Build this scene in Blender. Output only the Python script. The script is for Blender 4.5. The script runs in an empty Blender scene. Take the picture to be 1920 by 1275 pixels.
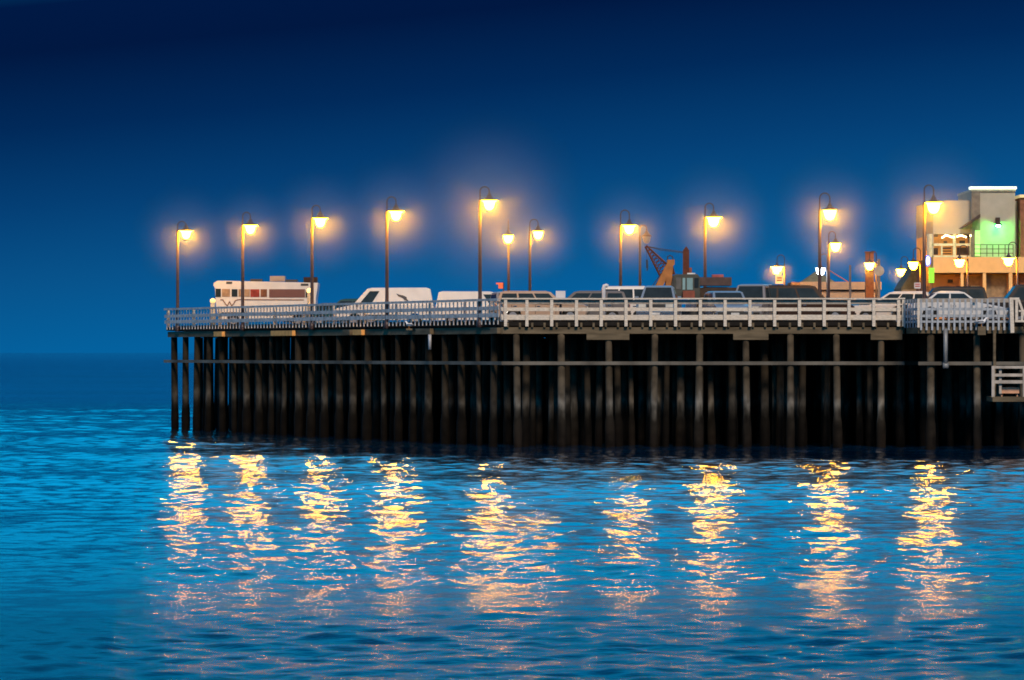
import bpy, math, random
import numpy as np
from mathutils import Vector, Matrix
random.seed(7)
C = bpy.context.scene.collection
F = 7200.0; HC = 4.1; HZ = 661.0
DECK = 5.55
def P(px, py, Y): return Vector(((px-960)/F*Y, Y, HC+(HZ-py)/F*Y))
def PX(px, Y): return (px-960)/F*Y
def PZ(py, Y): return HC+(HZ-py)/F*Y

# ------------------------------------------------------------------ materials
MATS = {}
def nt(name):
    m = bpy.data.materials.new(name); m.use_nodes = True
    t = m.node_tree; b = t.nodes['Principled BSDF']
    return m, t, b
def mat(name, col, rough=.6, metal=0., var=.25, scale=3., emit=None, es=0., stretch=(1,1,1), bump=0., coat=0.):
    if name in MATS: return MATS[name]
    m, t, b = nt(name); N = t.nodes; L = t.links
    b.inputs['Roughness'].default_value = rough; b.inputs['Metallic'].default_value = metal
    b.inputs['Coat Weight'].default_value = coat
    if rough >= .7: b.inputs['Specular IOR Level'].default_value = .12
    tc = N.new('ShaderNodeTexCoord'); mp = N.new('ShaderNodeMapping'); mp.inputs['Scale'].default_value = stretch
    nz = N.new('ShaderNodeTexNoise'); nz.inputs['Scale'].default_value = scale; nz.inputs['Detail'].default_value = 5
    L.new(tc.outputs['Object'], mp.inputs['Vector']); L.new(mp.outputs[0], nz.inputs['Vector'])
    cr = N.new('ShaderNodeValToRGB'); e = cr.color_ramp.elements
    e[0].position = .3; e[1].position = .7
    e[0].color = (*[c*(1-var) for c in col], 1); e[1].color = (*[min(1, c*(1+var)) for c in col], 1)
    L.new(nz.outputs[0], cr.inputs[0]); L.new(cr.outputs[0], b.inputs['Base Color'])
    if bump:
        bp = N.new('ShaderNodeBump'); bp.inputs['Strength'].default_value = bump; bp.inputs['Distance'].default_value = .03
        L.new(nz.outputs[0], bp.inputs['Height']); L.new(bp.outputs[0], b.inputs['Normal'])
    if emit:
        b.inputs['Emission Color'].default_value = (*emit, 1); b.inputs['Emission Strength'].default_value = es
    MATS[name] = m; return m

fence_white = mat('weathered_white_paint', (.64,.57,.47), .6, var=.22, scale=6, stretch=(1,1,3))
fence_cap = mat('shaded_white_paint', (.36,.32,.27), .7, var=.25, scale=5)  # white paint darkened to carry the shade on the top board
fence_blue = mat('cool_grey_paint', (.34,.38,.42), .6, var=.25, scale=5)
fence_dark = mat('shaded_grey_timber', (.46,.46,.46), .75, var=.3, scale=4)  # rail grey includes the shade of the oblique side
pick_paint = mat('picket_paint', (.66,.64,.6), .65, var=.2, scale=4)
wood_dark = mat('dark_timber', (.045,.04,.03), .85, var=.45, scale=2, bump=.3)
wood_beam = mat('beam_timber', (.14,.11,.07), .85, var=.4, scale=1.5, stretch=(.5,.5,3), bump=.3)
wood_lit = mat('lit_orange_timber', (.75,.38,.12), .7, var=.2, scale=3)  # beam ends coloured orange for the warm light on them
pole_mat = mat('brown_lamp_paint', (.05,.026,.022), .45, var=.2, scale=4)
cap_mat = mat('lamp_cap_paint', (.07,.045,.04), .5, var=.2)
rubber = mat('tyre_rubber', (.02,.02,.02), .8, var=.2)
rimm = mat('wheel_alloy', (.4,.4,.41), .35, .8, var=.1)
glass_d = mat('tinted_glass', (.02,.03,.035), .08, var=.2)
chrome = mat('chrome_trim', (.6,.6,.6), .2, 1., var=.1)
plastic = mat('black_plastic', (.03,.03,.03), .5, var=.2)
headl = mat('headlamp_lens', (.6,.6,.55), .12, var=.1)
taill = mat('tail_lens', (.35,.02,.02), .2, var=.1)
amber = mat('amber_lens', (.8,.3,.03), .3, var=.1)
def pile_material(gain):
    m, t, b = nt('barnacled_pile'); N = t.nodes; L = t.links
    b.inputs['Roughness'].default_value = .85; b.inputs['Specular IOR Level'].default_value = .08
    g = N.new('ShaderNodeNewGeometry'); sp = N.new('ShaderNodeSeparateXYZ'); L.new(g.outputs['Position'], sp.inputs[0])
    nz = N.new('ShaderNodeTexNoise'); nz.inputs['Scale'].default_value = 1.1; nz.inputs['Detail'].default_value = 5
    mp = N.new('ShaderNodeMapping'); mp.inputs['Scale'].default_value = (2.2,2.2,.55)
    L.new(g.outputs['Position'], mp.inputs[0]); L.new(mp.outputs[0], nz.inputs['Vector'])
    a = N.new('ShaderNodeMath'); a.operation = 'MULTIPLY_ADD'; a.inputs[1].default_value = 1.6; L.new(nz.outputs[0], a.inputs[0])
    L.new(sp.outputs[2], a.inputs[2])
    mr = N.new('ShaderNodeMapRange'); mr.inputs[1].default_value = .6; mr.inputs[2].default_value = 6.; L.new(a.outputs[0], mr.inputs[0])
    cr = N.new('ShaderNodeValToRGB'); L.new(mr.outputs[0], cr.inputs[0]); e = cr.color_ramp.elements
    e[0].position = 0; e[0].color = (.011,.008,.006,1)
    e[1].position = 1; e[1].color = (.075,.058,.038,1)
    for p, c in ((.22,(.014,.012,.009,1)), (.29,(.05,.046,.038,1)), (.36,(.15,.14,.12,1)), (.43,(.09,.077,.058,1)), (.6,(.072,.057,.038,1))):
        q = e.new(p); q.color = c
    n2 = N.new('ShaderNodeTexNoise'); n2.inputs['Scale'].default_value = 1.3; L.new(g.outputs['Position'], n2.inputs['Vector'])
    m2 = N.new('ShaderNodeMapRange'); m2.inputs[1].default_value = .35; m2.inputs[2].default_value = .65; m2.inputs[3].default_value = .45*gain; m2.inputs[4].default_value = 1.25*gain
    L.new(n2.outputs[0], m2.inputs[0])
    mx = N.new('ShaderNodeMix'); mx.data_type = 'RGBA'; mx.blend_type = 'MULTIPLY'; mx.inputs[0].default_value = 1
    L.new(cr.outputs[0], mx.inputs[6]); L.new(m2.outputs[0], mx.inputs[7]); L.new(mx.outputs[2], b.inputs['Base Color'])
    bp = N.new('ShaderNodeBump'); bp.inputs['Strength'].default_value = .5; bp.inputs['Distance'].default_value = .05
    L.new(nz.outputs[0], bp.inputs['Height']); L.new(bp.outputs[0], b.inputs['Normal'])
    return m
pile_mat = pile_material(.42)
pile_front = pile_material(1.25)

# ------------------------------------------------------------------ mesh helpers
class MB:
    def __init__(s): s.v = []; s.f = []
    def add(s, vs, fs):
        o = len(s.v); s.v += [tuple(v) for v in vs]; s.f += [tuple(i+o for i in f) for f in fs]; return s
    def box(s, x0, x1, y0, y1, z0, z1):
        vs = [(x,y,z) for z in (z0,z1) for y in (y0,y1) for x in (x0,x1)]
        return s.add(vs, [(0,2,3,1),(4,5,7,6),(0,1,5,4),(2,6,7,3),(0,4,6,2),(1,3,7,5)])
    def bar(s, a, b, w, h, up=(0,0,1)):   # oriented box from a to b; w sideways, h along up
        a = Vector(a); b = Vector(b); d = (b-a).normalized(); u = Vector(up)
        sd = d.cross(u)
        if sd.length < 1e-4: sd = d.cross(Vector((0,1,0)))
        sd.normalize(); u = sd.cross(d).normalized()
        vs = [p+sd*(w/2*i)+u*(h/2*j) for p in (a,b) for j in (-1,1) for i in (-1,1)]
        return s.add(vs, [(0,2,3,1),(4,5,7,6),(0,1,5,4),(2,6,7,3),(0,4,6,2),(1,3,7,5)])
    def tube(s, pts, rad, n=10, cap=True):
        pts = [Vector(p) for p in pts]; k = len(pts)
        if not hasattr(rad, '__len__'): rad = [rad]*k
        o = len(s.v); ref = None
        for i, p in enumerate(pts):
            d = (pts[min(i+1,k-1)]-pts[max(i-1,0)]).normalized()
            if ref is None: ref = Vector((1,0,0)) if abs(d.x) < .8 else Vector((0,1,0))
            a = (ref-d*ref.dot(d)).normalized(); bb = d.cross(a); ref = a
            for j in range(n):
                t = 2*math.pi*j/n; s.v.append(tuple(p+(a*math.cos(t)+bb*math.sin(t))*rad[i]))
        for i in range(k-1):
            for j in range(n):
                s.f.append((o+i*n+j, o+i*n+(j+1)%n, o+(i+1)*n+(j+1)%n, o+(i+1)*n+j))
        if cap: s.f.append(tuple(o+j for j in reversed(range(n)))); s.f.append(tuple(o+(k-1)*n+j for j in range(n)))
        return s
    def lathe(s, c, prof, n=20):          # prof: (r,z) from bottom to top
        return s.tube([(c[0],c[1],c[2]+z) for r,z in prof], [max(r,.001) for r,z in prof], n)
    def prism(s, poly, y0, y1, inset=0., ich=None):     # (x,z) polygon extruded along y; optional chamfer
        n = len(poly)
        if inset:
            cx = sum(p[0] for p in poly)/n; cz = sum(p[1] for p in poly)/n
            sm = [(cx+(p[0]-cx)*(1-inset), cz+(p[1]-cz)*(1-inset)) for p in poly]; ch = ich or .08
            rings = [(sm,y0),(poly,y0+ch),(poly,y1-ch),(sm,y1)]
        else: rings = [(poly,y0),(poly,y1)]
        vs = [(p[0],y,p[1]) for r,y in rings for p in r]; fs = []
        for k in range(len(rings)-1):
            for i in range(n): fs.append((k*n+i, k*n+(i+1)%n, (k+1)*n+(i+1)%n, (k+1)*n+i))
        fs.append(tuple(range(n-1,-1,-1))); fs.append(tuple((len(rings)-1)*n+i for i in range(n)))
        return s.add(vs, fs)
    def quad(s, a, b, c, d, t=.02):       # thin slab on a quad
        a,b,c,d = map(Vector,(a,b,c,d)); nn = (b-a).cross(d-a).normalized()*t
        return s.add([a,b,c,d,a+nn,b+nn,c+nn,d+nn], [(0,3,2,1),(4,5,6,7),(0,1,5,4),(1,2,6,5),(2,3,7,6),(3,0,4,7)])
    def build(s, name, m, parent=None, loc=None, smooth=False):
        me = bpy.data.meshes.new(name); me.from_pydata(s.v, [], s.f); me.update()
        me.materials.append(m)
        import bmesh
        b = bmesh.new(); b.from_mesh(me); bmesh.ops.recalc_face_normals(b, faces=b.faces); b.to_mesh(me); b.free()
        if smooth:
            for p in me.polygons: p.use_smooth = True
        o = bpy.data.objects.new(name, me); C.objects.link(o)
        if parent: o.parent = parent
        if loc: o.location = loc
        return o
def tag(o, label=None, cat=None, group=None, kind=None):
    if label: o['label'] = label
    if cat: o['category'] = cat
    if group: o['group'] = group
    if kind: o['kind'] = kind
    return o
def empty(name, loc, rz=0., label=None, cat=None, group=None):
    o = bpy.data.objects.new(name, None); C.objects.link(o); o.location = loc; o.rotation_euler = (0,0,rz)
    return tag(o, label, cat, group)

# ------------------------------------------------------------------ camera
cam = bpy.data.cameras.new('camera'); co = bpy.data.objects.new('camera', cam); C.objects.link(co)
co.location = (0,0,HC); co.rotation_euler = (math.radians(90),0,0)
cam.lens = 135; cam.sensor_width = 36; cam.shift_y = (HZ-637.5)/1920; cam.clip_start = 1; cam.clip_end = 60000
bpy.context.scene.camera = co

# ------------------------------------------------------------------ sky
SUN_EL, SUN_AZ = 40, 9     # afterglow behind the camera, a little to its right
W = bpy.data.worlds.new('World'); bpy.context.scene.world = W; W.use_nodes = True
t = W.node_tree; N = t.nodes; L = t.links; bg = N['Background']
sky = N.new('ShaderNodeTexSky'); sky.sky_type = 'NISHITA'; sky.sun_disc = False
sky.sun_elevation = math.radians(SUN_EL); sky.sun_rotation = math.radians(180-SUN_AZ)
tc = N.new('ShaderNodeTexCoord'); sp = N.new('ShaderNodeSeparateXYZ'); L.new(tc.outputs['Generated'], sp.inputs[0])
# azimuth term: the sky is a little darker towards the open sea on the left, so the ramp is entered a little higher there
az = N.new('ShaderNodeMath'); az.operation = 'MULTIPLY_ADD'; az.inputs[1].default_value = -.10
L.new(sp.outputs[0], az.inputs[0]); L.new(sp.outputs[2], az.inputs[2])
pos = N.new('ShaderNodeMath'); pos.operation = 'MULTIPLY'; pos.inputs[1].default_value = 1.0; L.new(sp.outputs[2], pos.inputs[0])
def ramp(src, stops):
    cr = N.new('ShaderNodeValToRGB'); e = cr.color_ramp.elements
    e[0].position = stops[0][0]; e[0].color = (*stops[0][1],1); e[1].position = stops[-1][0]; e[1].color = (*stops[-1][1],1)
    for p,c in stops[1:-1]: q = e.new(p); q.color = (*c,1)
    L.new(src, cr.inputs[0]); return cr
SKY = [(0.,(.001,.125,.36)), (.012,(.001,.118,.34)), (.03,(.002,.085,.26)), (.05,(.001,.048,.175)), (.07,(.0,.021,.10)), (.09,(.0,.007,.05)), (.103,(.0,.008,.055)),
       (.12,(.001,.14,.36)), (.15,(.002,.44,.90)), (.32,(.003,.46,.92)), (.5,(.003,.18,.46)), (.7,(.002,.12,.32)), (1.,(.002,.10,.28))]
cr = ramp(az.outputs[0], SKY)
cr.color_ramp.interpolation = 'LINEAR'
mx = N.new('ShaderNodeMix'); mx.data_type = 'RGBA'; mx.blend_type = 'ADD'; mx.inputs[0].default_value = 1.
sc_ = N.new('ShaderNodeMix'); sc_.data_type = 'RGBA'; sc_.blend_type = 'MULTIPLY'; sc_.inputs[0].default_value = 1.
sc_.inputs[7].default_value = (.00005,.0003,.0005,1)
L.new(sky.outputs[0], sc_.inputs[6]); L.new(sc_.outputs[2], mx.inputs[6]); L.new(cr.outputs[0], mx.inputs[7])
L.new(mx.outputs[2], bg.inputs[0]); bg.inputs[1].default_value = 1.
sl = bpy.data.lights.new('sun', 'SUN'); so = bpy.data.objects.new('sun', sl); C.objects.link(so)
sl.energy = 3.1; sl.angle = math.radians(12); sl.color = (1.,.78,.58)
sd = Vector((math.sin(math.radians(SUN_AZ))*math.cos(math.radians(SUN_EL)), -math.cos(math.radians(SUN_AZ))*math.cos(math.radians(SUN_EL)), math.sin(math.radians(SUN_EL))))
so.rotation_euler = sd.to_track_quat('Z','Y').to_euler()

# ------------------------------------------------------------------ water
def water():
    rng = np.random.default_rng(3)
    K = .2; nu = 620; us = np.linspace(-1, 1, nu)
    ys = [24.]
    while ys[-1] < 420: ys.append(ys[-1]+max(.085, .0017*ys[-1]))
    ys = np.array(ys)
    U, Y = np.meshgrid(us, ys); X = U*Y*K
    Z = np.zeros_like(X)
    # short wind waves, crests roughly across the view, over a low swell
    NW = 60; KS = np.zeros((len(ys),1))
    for k in range(NW):
        lam = .3*(3.2/.3)**((k+rng.random())/NW); ang = rng.normal(math.pi/2+.08, .62)
        kk = 2*math.pi/lam; slope = WS*math.sqrt(2./NW)*(1.1 if lam < 1.4 else .7)
        keep = np.clip(lam/(.0017*np.maximum(ys,50)*2.2)-.9, 0, 1)[:,None]; KS += (keep*slope)**2/2
        Z += keep* slope/kk*np.sin(kk*(math.cos(ang)*X+math.sin(ang)*Y)+rng.random()*6.28)
    Z *= WS/np.sqrt(KS+1e-6)*np.clip(KS/KS.max()*3,.0,1)**.5
    # gusts and lulls drift over the surface as long streaks
    g = np.zeros_like(X)
    for k in range(9):
        ly = 8*(70/8)**rng.random(); lx = ly*rng.uniform(2.5,6)
        g += np.sin(6.283*Y/ly+6.283*X/lx*rng.choice([-1,1])+rng.random()*6.28)/9**.5
    Z *= np.clip(1+.25*g, .4, 1.6)*(1+.15*np.clip((88-Y)/30,0,1))
    fade = np.clip((420-Y)/120, 0, 1)*np.clip((1-np.abs(U))/.06, 0, 1)
    # the open sea beyond the lee of the pier is flatter at this scale
    Z *= fade*(1-.62*np.clip((Y-285)/75,0,1))
    ny, nx = X.shape
    V = np.stack([X.ravel(), Y.ravel(), Z.ravel()], 1)
    i = np.arange(ny*nx).reshape(ny,nx)
    Q = np.stack([i[:-1,:-1].ravel(), i[:-1,1:].ravel(), i[1:,1:].ravel(), i[1:,:-1].ravel()], 1)
    R = 40000.; q = len(V); y0, y1 = ys[0], ys[-1]
    ex = np.array([(-R,-R,0),(R,-R,0),(R,R,0),(-R,R,0),(-K*y0,y0,0),(K*y0,y0,0),(K*y1,y1,0),(-K*y1,y1,0)])
    V = np.vstack([V, ex])
    Q = np.vstack([Q, [[q,q+1,q+5,q+4],[q+1,q+2,q+6,q+5],[q+2,q+3,q+7,q+6],[q+3,q,q+4,q+7]]])
    me = bpy.data.meshes.new('water'); me.vertices.add(len(V)); me.vertices.foreach_set('co', V.ravel())
    me.loops.add(Q.size); me.loops.foreach_set('vertex_index', Q.ravel().astype(np.int32))
    me.polygons.add(len(Q)); me.polygons.foreach_set('loop_start', np.arange(0,Q.size,4,dtype=np.int32))
    me.polygons.foreach_set('use_smooth', np.ones(len(Q),dtype=bool)); me.update(calc_edges=True)
    m, t, b = nt('sea_water'); N = t.nodes; L = t.links
    b.inputs['Base Color'].default_value = (.0005,.027,.076,1); b.inputs['IOR'].default_value = 1.36
    g = N.new('ShaderNodeNewGeometry')
    mp = N.new('ShaderNodeMapping'); mp.inputs['Scale'].default_value = (.8,1.8,1.); mp.inputs['Rotation'].default_value = (0,0,.1)
    L.new(g.outputs['Position'], mp.inputs[0])
    n1 = N.new('ShaderNodeTexNoise'); n1.inputs['Scale'].default_value = 6.; n1.inputs['Detail'].default_value = 2
    L.new(mp.outputs[0], n1.inputs['Vector'])
    bp = N.new('ShaderNodeBump'); bp.inputs['Strength'].default_value = 1.; bp.inputs['Distance'].default_value = WB
    L.new(n1.outputs[0], bp.inputs['Height'])
    mp2 = N.new('ShaderNodeMapping'); mp2.inputs['Scale'].default_value = (.012,.05,1.); L.new(g.outputs['Position'], mp2.inputs[0])
    n2 = N.new('ShaderNodeTexNoise'); n2.inputs['Scale'].default_value = 1.; n2.inputs['Detail'].default_value = 4; L.new(mp2.outputs[0], n2.inputs['Vector'])
    mr = N.new('ShaderNodeMapRange'); mr.inputs[1].default_value = .35; mr.inputs[2].default_value = .65; mr.inputs[3].default_value = .03; mr.inputs[4].default_value = .07
    L.new(n2.outputs[0], mr.inputs[0]); # the nearest water is ruffled by a breeze: finer ripples than the mesh can carry
    sp = N.new('ShaderNodeSeparateXYZ'); L.new(g.outputs['Position'], sp.inputs[0])
    ad = N.new('ShaderNodeMath'); ad.operation = 'MULTIPLY_ADD'; ad.inputs[1].default_value = 40; L.new(n2.outputs[0], ad.inputs[0]); L.new(sp.outputs[1], ad.inputs[2])
    m3 = N.new('ShaderNodeMapRange'); L.new(ad.outputs[0], (dv := N.new('ShaderNodeMath')).inputs[0]); dv.operation = 'DIVIDE'; dv.inputs[1].default_value = 200
    m3 = N.new('ShaderNodeValToRGB'); L.new(dv.outputs[0], m3.inputs[0]); e = m3.color_ramp.elements
    e[0].position = .40; e[0].color = (.2,)*3+(1,); e[1].position = .74; e[1].color = (.0,)*3+(1,)
    q_ = e.new(.52); q_.color = (.08,)*3+(1,); q_ = e.new(.66); q_.color = (.045,)*3+(1,)
    m4 = N.new('ShaderNodeMapRange'); m4.inputs[1].default_value = .42; m4.inputs[2].default_value = .68; m4.inputs[3].default_value = .03; m4.inputs[4].default_value = .55; L.new(dv.outputs[0], m4.inputs[0])
    a2 = N.new('ShaderNodeMath'); a2.operation = 'ADD'; L.new(mr.outputs[0], a2.inputs[0]); L.new(m3.outputs[0], a2.inputs[1]); mr = a2
    L.new(mr.outputs[0], b.inputs['Roughness'])
    L.new(bp.outputs[0], b.inputs['Normal'])
    b2 = N.new('ShaderNodeBsdfPrincipled'); b2.inputs['Metallic'].default_value = 1; b2.inputs['Base Color'].default_value = (.95,.97,1,1)
    L.new(mr.outputs[0], b2.inputs['Roughness']); L.new(bp.outputs[0], b2.inputs['Normal'])
    ms = N.new('ShaderNodeMixShader'); L.new(m4.outputs[0], ms.inputs[0]); m5 = N.new('ShaderNodeMapRange'); m5.inputs[1].default_value = .40; m5.inputs[2].default_value = .6; m5.inputs[3].default_value = .12; m5.inputs[4].default_value = .5; L.new(dv.outputs[0], m5.inputs[0]); L.new(m5.outputs[0], b.inputs['Specular IOR Level']); L.new(b.outputs[0], ms.inputs[1]); L.new(b2.outputs[0], ms.inputs[2])
    L.new(ms.outputs[0], N['Material Output'].inputs['Surface'])
    me.materials.append(m)
    o = bpy.data.objects.new('water', me); C.objects.link(o); o.location.z = WL; o['kind'] = 'structure'; return o
WS = .078; WB = .0085
WL = -.35
water()

# ------------------------------------------------------------------ pier
A = Vector((PX(312,221),221)); B = Vector((PX(940,180),180)); C1 = Vector((PX(1696,180),180)); C2 = Vector((PX(1722,176.5),176.5)); D = Vector((60,176.5))
POLY = [A,B,C1,C2,D,Vector((75,350)),Vector((16,350)),Vector((-3,262)),Vector((PX(352,233),233))]
def inside(x,y,poly=POLY):
    r = False; n = len(poly)
    for i in range(n):
        a=poly[i]; b=poly[(i+1)%n]
        if (a.y>y)!=(b.y>y) and x < (b.x-a.x)*(y-a.y)/(b.y-a.y)+a.x: r = not r
    return r
def edge_dist(x,y):
    d=1e9
    for a,b in ((A,B),(B,C1),(C1,C2),(C2,D),(A,POLY[-1])):
        ab=b-a; tt=max(0,min(1,((x-a.x)*ab.x+(y-a.y)*ab.y)/ab.length_squared)); q=a+ab*tt
        d=min(d,math.hypot(x-q.x,y-q.y))
    return d
pier = empty('pier', (B.x,B.y,0), 0, 'long dark timber pier standing on rows of piles in the blue water', 'pier')
def pb(mb, name, m, smooth=False): 
    o = mb.build(name, m, None, smooth=smooth); o.parent = pier; o.matrix_parent_inverse = Matrix.Translation((-B.x,-B.y,0)); return o
def poly_slab(poly, z0, z1):
    n=len(poly); mb=MB(); mb.add([(p.x,p.y,z) for z in (z0,z1) for p in poly], [tuple(range(n-1,-1,-1)), tuple(range(n,2*n))]+[(i,(i+1)%n,n+(i+1)%n,n+i) for i in range(n)]); return mb
pb(poly_slab(POLY, 5.36, DECK), 'deck', mat('dark_deck_edge', (.016,.014,.012), .9, var=.4, scale=2))  # near-black deck front, the dark band behind the blocks
def off(p,q,d):   # outward (to the right of p->q direction is towards the camera)
    e=(q-p).normalized(); return Vector((e.y,-e.x))*d
def along(a,b,z0,z1,o0,o1,name,m,trim=(0,0)):
    e=(b-a).normalized(); a2=a+e*trim[0]; b2=b-e*trim[1]; o=off(a,b,(o0+o1)/2)
    mb=MB(); mb.bar((a2.x+o.x,a2.y+o.y,(z0+z1)/2),(b2.x+o.x,b2.y+o.y,(z0+z1)/2),abs(o1-o0),z1-z0); return pb(mb,name,m)
def blocks(a,b,step,w,z0,z1,o0,o1,name,m,jit=0):
    e=(b-a).normalized(); n=int((b-a).length/step); mb=MB(); o=off(a,b,(o0+o1)/2)
    for i in range(n+1):
        s=step*(i+.5)+random.uniform(-jit,jit); s=min(max(s,w),(b-a).length-w)
        p=a+e*s; mb.bar((p.x+o.x-e.x*w/2,p.y+o.y-e.y*w/2,(z0+z1)/2),(p.x+o.x+e.x*w/2,p.y+o.y+e.y*w/2,(z0+z1)/2),abs(o1-o0),z1-z0)
    return pb(mb,name,m)
for a,b in ((A,B),(B,C1),(C1,C2),(C2,D)):
    along(a,b,4.985,5.29,-.42,-.08,'edge_beam',wood_beam)
    along(a,b,5.552,5.64,-.5,-.25,'kerb_timber',wood_dark,(.5,.5))
for a,b,nb,off0 in ((B,C1,33,0),(C2,D,9,0)):
    e_=(b-a).normalized()
    for i in range(nb):
        x=a.x+.3+i*.575; mb=MB(); mb.box(x-.05,x+.05,a.y-.05,a.y-.004,5.292,5.5); pb(mb,'spacer_block',wood_beam)
# corbels under the edge beam, and beam ends on the oblique face, some painted as if orange-lit
for x0,x1 in ((1100,1180),(1375,1441),(1633,1692)):
    mb=MB(); mb.box(PX(x0,180),PX(x1,180),180.04,180.4,4.70,4.982); pb(mb,'corbel',wood_beam)
def on_edge(px,a=A,b=B):   # point on edge seen at column px
    k=(px-960)/F; e=b-a; tt=(k*a.y-a.x)/(e.x-k*e.y); return a+e*tt
for x0,x1,m in ((406,421,wood_lit),(513,553,wood_lit),(648,661,wood_beam),(667,683,wood_lit),(785,812,wood_beam),(925,955,wood_beam)):
    p=on_edge(x0); q=on_edge(min(x1,938)); o=off(A,B,.07)
    mb=MB(); mb.bar((p.x+o.x,p.y+o.y,5.13),(q.x+o.x,q.y+o.y,5.13),.2,.27); pb(mb,'beam_end',m)
# walers at about half height
for a,b in ((A+(A-B).normalized()*.5,B),(B,C1),(C2,D)):
    along(a,b,3.52,3.68,-.16,-.02,'waler',mat('bleached_waler',(.13,.12,.10),.8,var=.6,scale=.6))
# piles
pts=[]
fx=[968,1052,1141,1228,1312,1398,1482,1568,1652]
for x in fx: pts.append((PX(x,180.25),180.25,0))
for x in np.arange(1745,2100,86): pts.append((PX(x,176.8),176.8,0))
n=24
for i in range(n):
    q=A+(B-A)*((i+.25)/n); o=off(A,B,-.3); pts.append((q.x+o.x,q.y+o.y,0))
for (px,Y) in ((349,226),(377,224)): pts.append((PX(px,Y),Y,0))
yy=181.9; r=0
while yy<262:
    xx=-21+(r%2)*.9
    while xx<34:
        x=xx+random.uniform(-.45,.45); y=yy+random.uniform(-.5,.5)
        if inside(x,y) and edge_dist(x,y)>(1.2 if x>-14 else 1.6) and abs(x/y)<.145 and (960+7200*x/y)>378: pts.append((x,y,1))
        xx+=1.3
    yy+=1.6 if yy<225 else 3.2; r+=1
def pile_mesh(x,y,front,mb,n=12):
    lx=random.uniform(-.09,.09); ly=random.uniform(-.06,.06); r=random.uniform(.155,.185) if front else random.uniform(.12,.19)
    bulge=random.uniform(1.15,1.45)
    zs=[-1.5,0,.35,.8,1.15,2.2,3.6,4.6,4.98]; rr=[r*bulge,r*bulge,r*bulge*1.03,r*bulge*.97,r*1.05,r*1.03,r,r*.97,r*.96]
    mb.tube([(x-lx*(1-z/5)*1.,y+ly*(1-z/5),z) for z in zs],rr,n)
order=sorted(pts,key=lambda p:(edge_dist(p[0],p[1]) if p[2] else 0)+(.0 if p[2]==0 else .5))
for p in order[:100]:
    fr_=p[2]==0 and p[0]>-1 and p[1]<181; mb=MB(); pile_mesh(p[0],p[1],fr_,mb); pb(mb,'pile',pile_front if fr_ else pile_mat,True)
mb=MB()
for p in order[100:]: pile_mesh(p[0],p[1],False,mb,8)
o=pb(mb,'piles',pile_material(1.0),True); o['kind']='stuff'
# cross braces and cap beams deeper in
mb=MB(); yy=183.
while yy<232:
    xl=-19.
    while not inside(xl,yy) and xl<10: xl+=.4
    mb.box(xl+.7,34,yy-.15,yy+.15,4.99,5.3); mb.box(xl+.9,34,yy-.05,yy+.05,3.5,3.7); yy+=5.7
pb(mb,'cap_beam',wood_dark)
mb=MB()
for k,(x,y) in enumerate([(PX(1773,176.2),176.2)]):
    mb.tube([(x,y,5.2),(x,y,3.55)],.1,10); mb.tube([(x-.12,y,3.5),(x+.12,y,3.5)],.14,10)
pb(mb,'drain_pipe',mat('galvanised_pipe',(.22,.23,.23),.5,.3,var=.2),True)
q=on_edge(813); o=off(A,B,.2); mb=MB(); mb.tube([(q.x+o.x,q.y+o.y,4.98),(q.x+o.x,q.y+o.y,4.25)],.08,10)
pb(mb,'drain_pipe',mat('pale_pipe',(.4,.42,.45),.5,.2,var=.1),True)

# ------------------------------------------------------------------ railings
# front railing
rail = empty('railing',(B.x,B.y-.12,DECK),0,'white three-board railing with square posts along the straight front of the pier','railing')
def rp(mb,name,m,root): 
    o=mb.build(name,m); o.parent=root; o.matrix_parent_inverse=Matrix.Translation(-root.location); return o
Yf=179.93
px_posts=[948]+[988+46.45*i for i in range(16)]+[1694]
for x in px_posts:
    X=PX(x,Yf); mb=MB(); mb.box(X-.072,X+.072,Yf-.07,Yf+.07,PZ(612,Yf),PZ(561.3,Yf)); rp(mb,'post',fence_white,rail)
X0=PX(940,Yf); X1=PX(1697,Yf)
segs=[X0]+[PX(x,Yf) for x in px_posts[4:-1:4]]+[X1]
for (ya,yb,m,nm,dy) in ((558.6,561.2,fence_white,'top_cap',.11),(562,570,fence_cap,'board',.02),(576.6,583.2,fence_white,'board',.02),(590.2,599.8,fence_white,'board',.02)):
    for i in range(len(segs)-1):
        mb=MB(); j=random.uniform(-.006,.006)
        y0,y1=(Yf-.1,Yf+.1) if nm=='top_cap' else (Yf+.073,Yf+.118)
        j2=random.uniform(-.012,.012); za_=(PZ(yb,Yf)+PZ(ya,Yf))/2; mb.bar((segs[i]+.004,(y0+y1)/2,za_+j),(segs[i+1]-.004,(y0+y1)/2,za_+j2),y1-y0,PZ(ya,Yf)-PZ(yb,Yf)); rp(mb,nm,m,rail)
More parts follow.
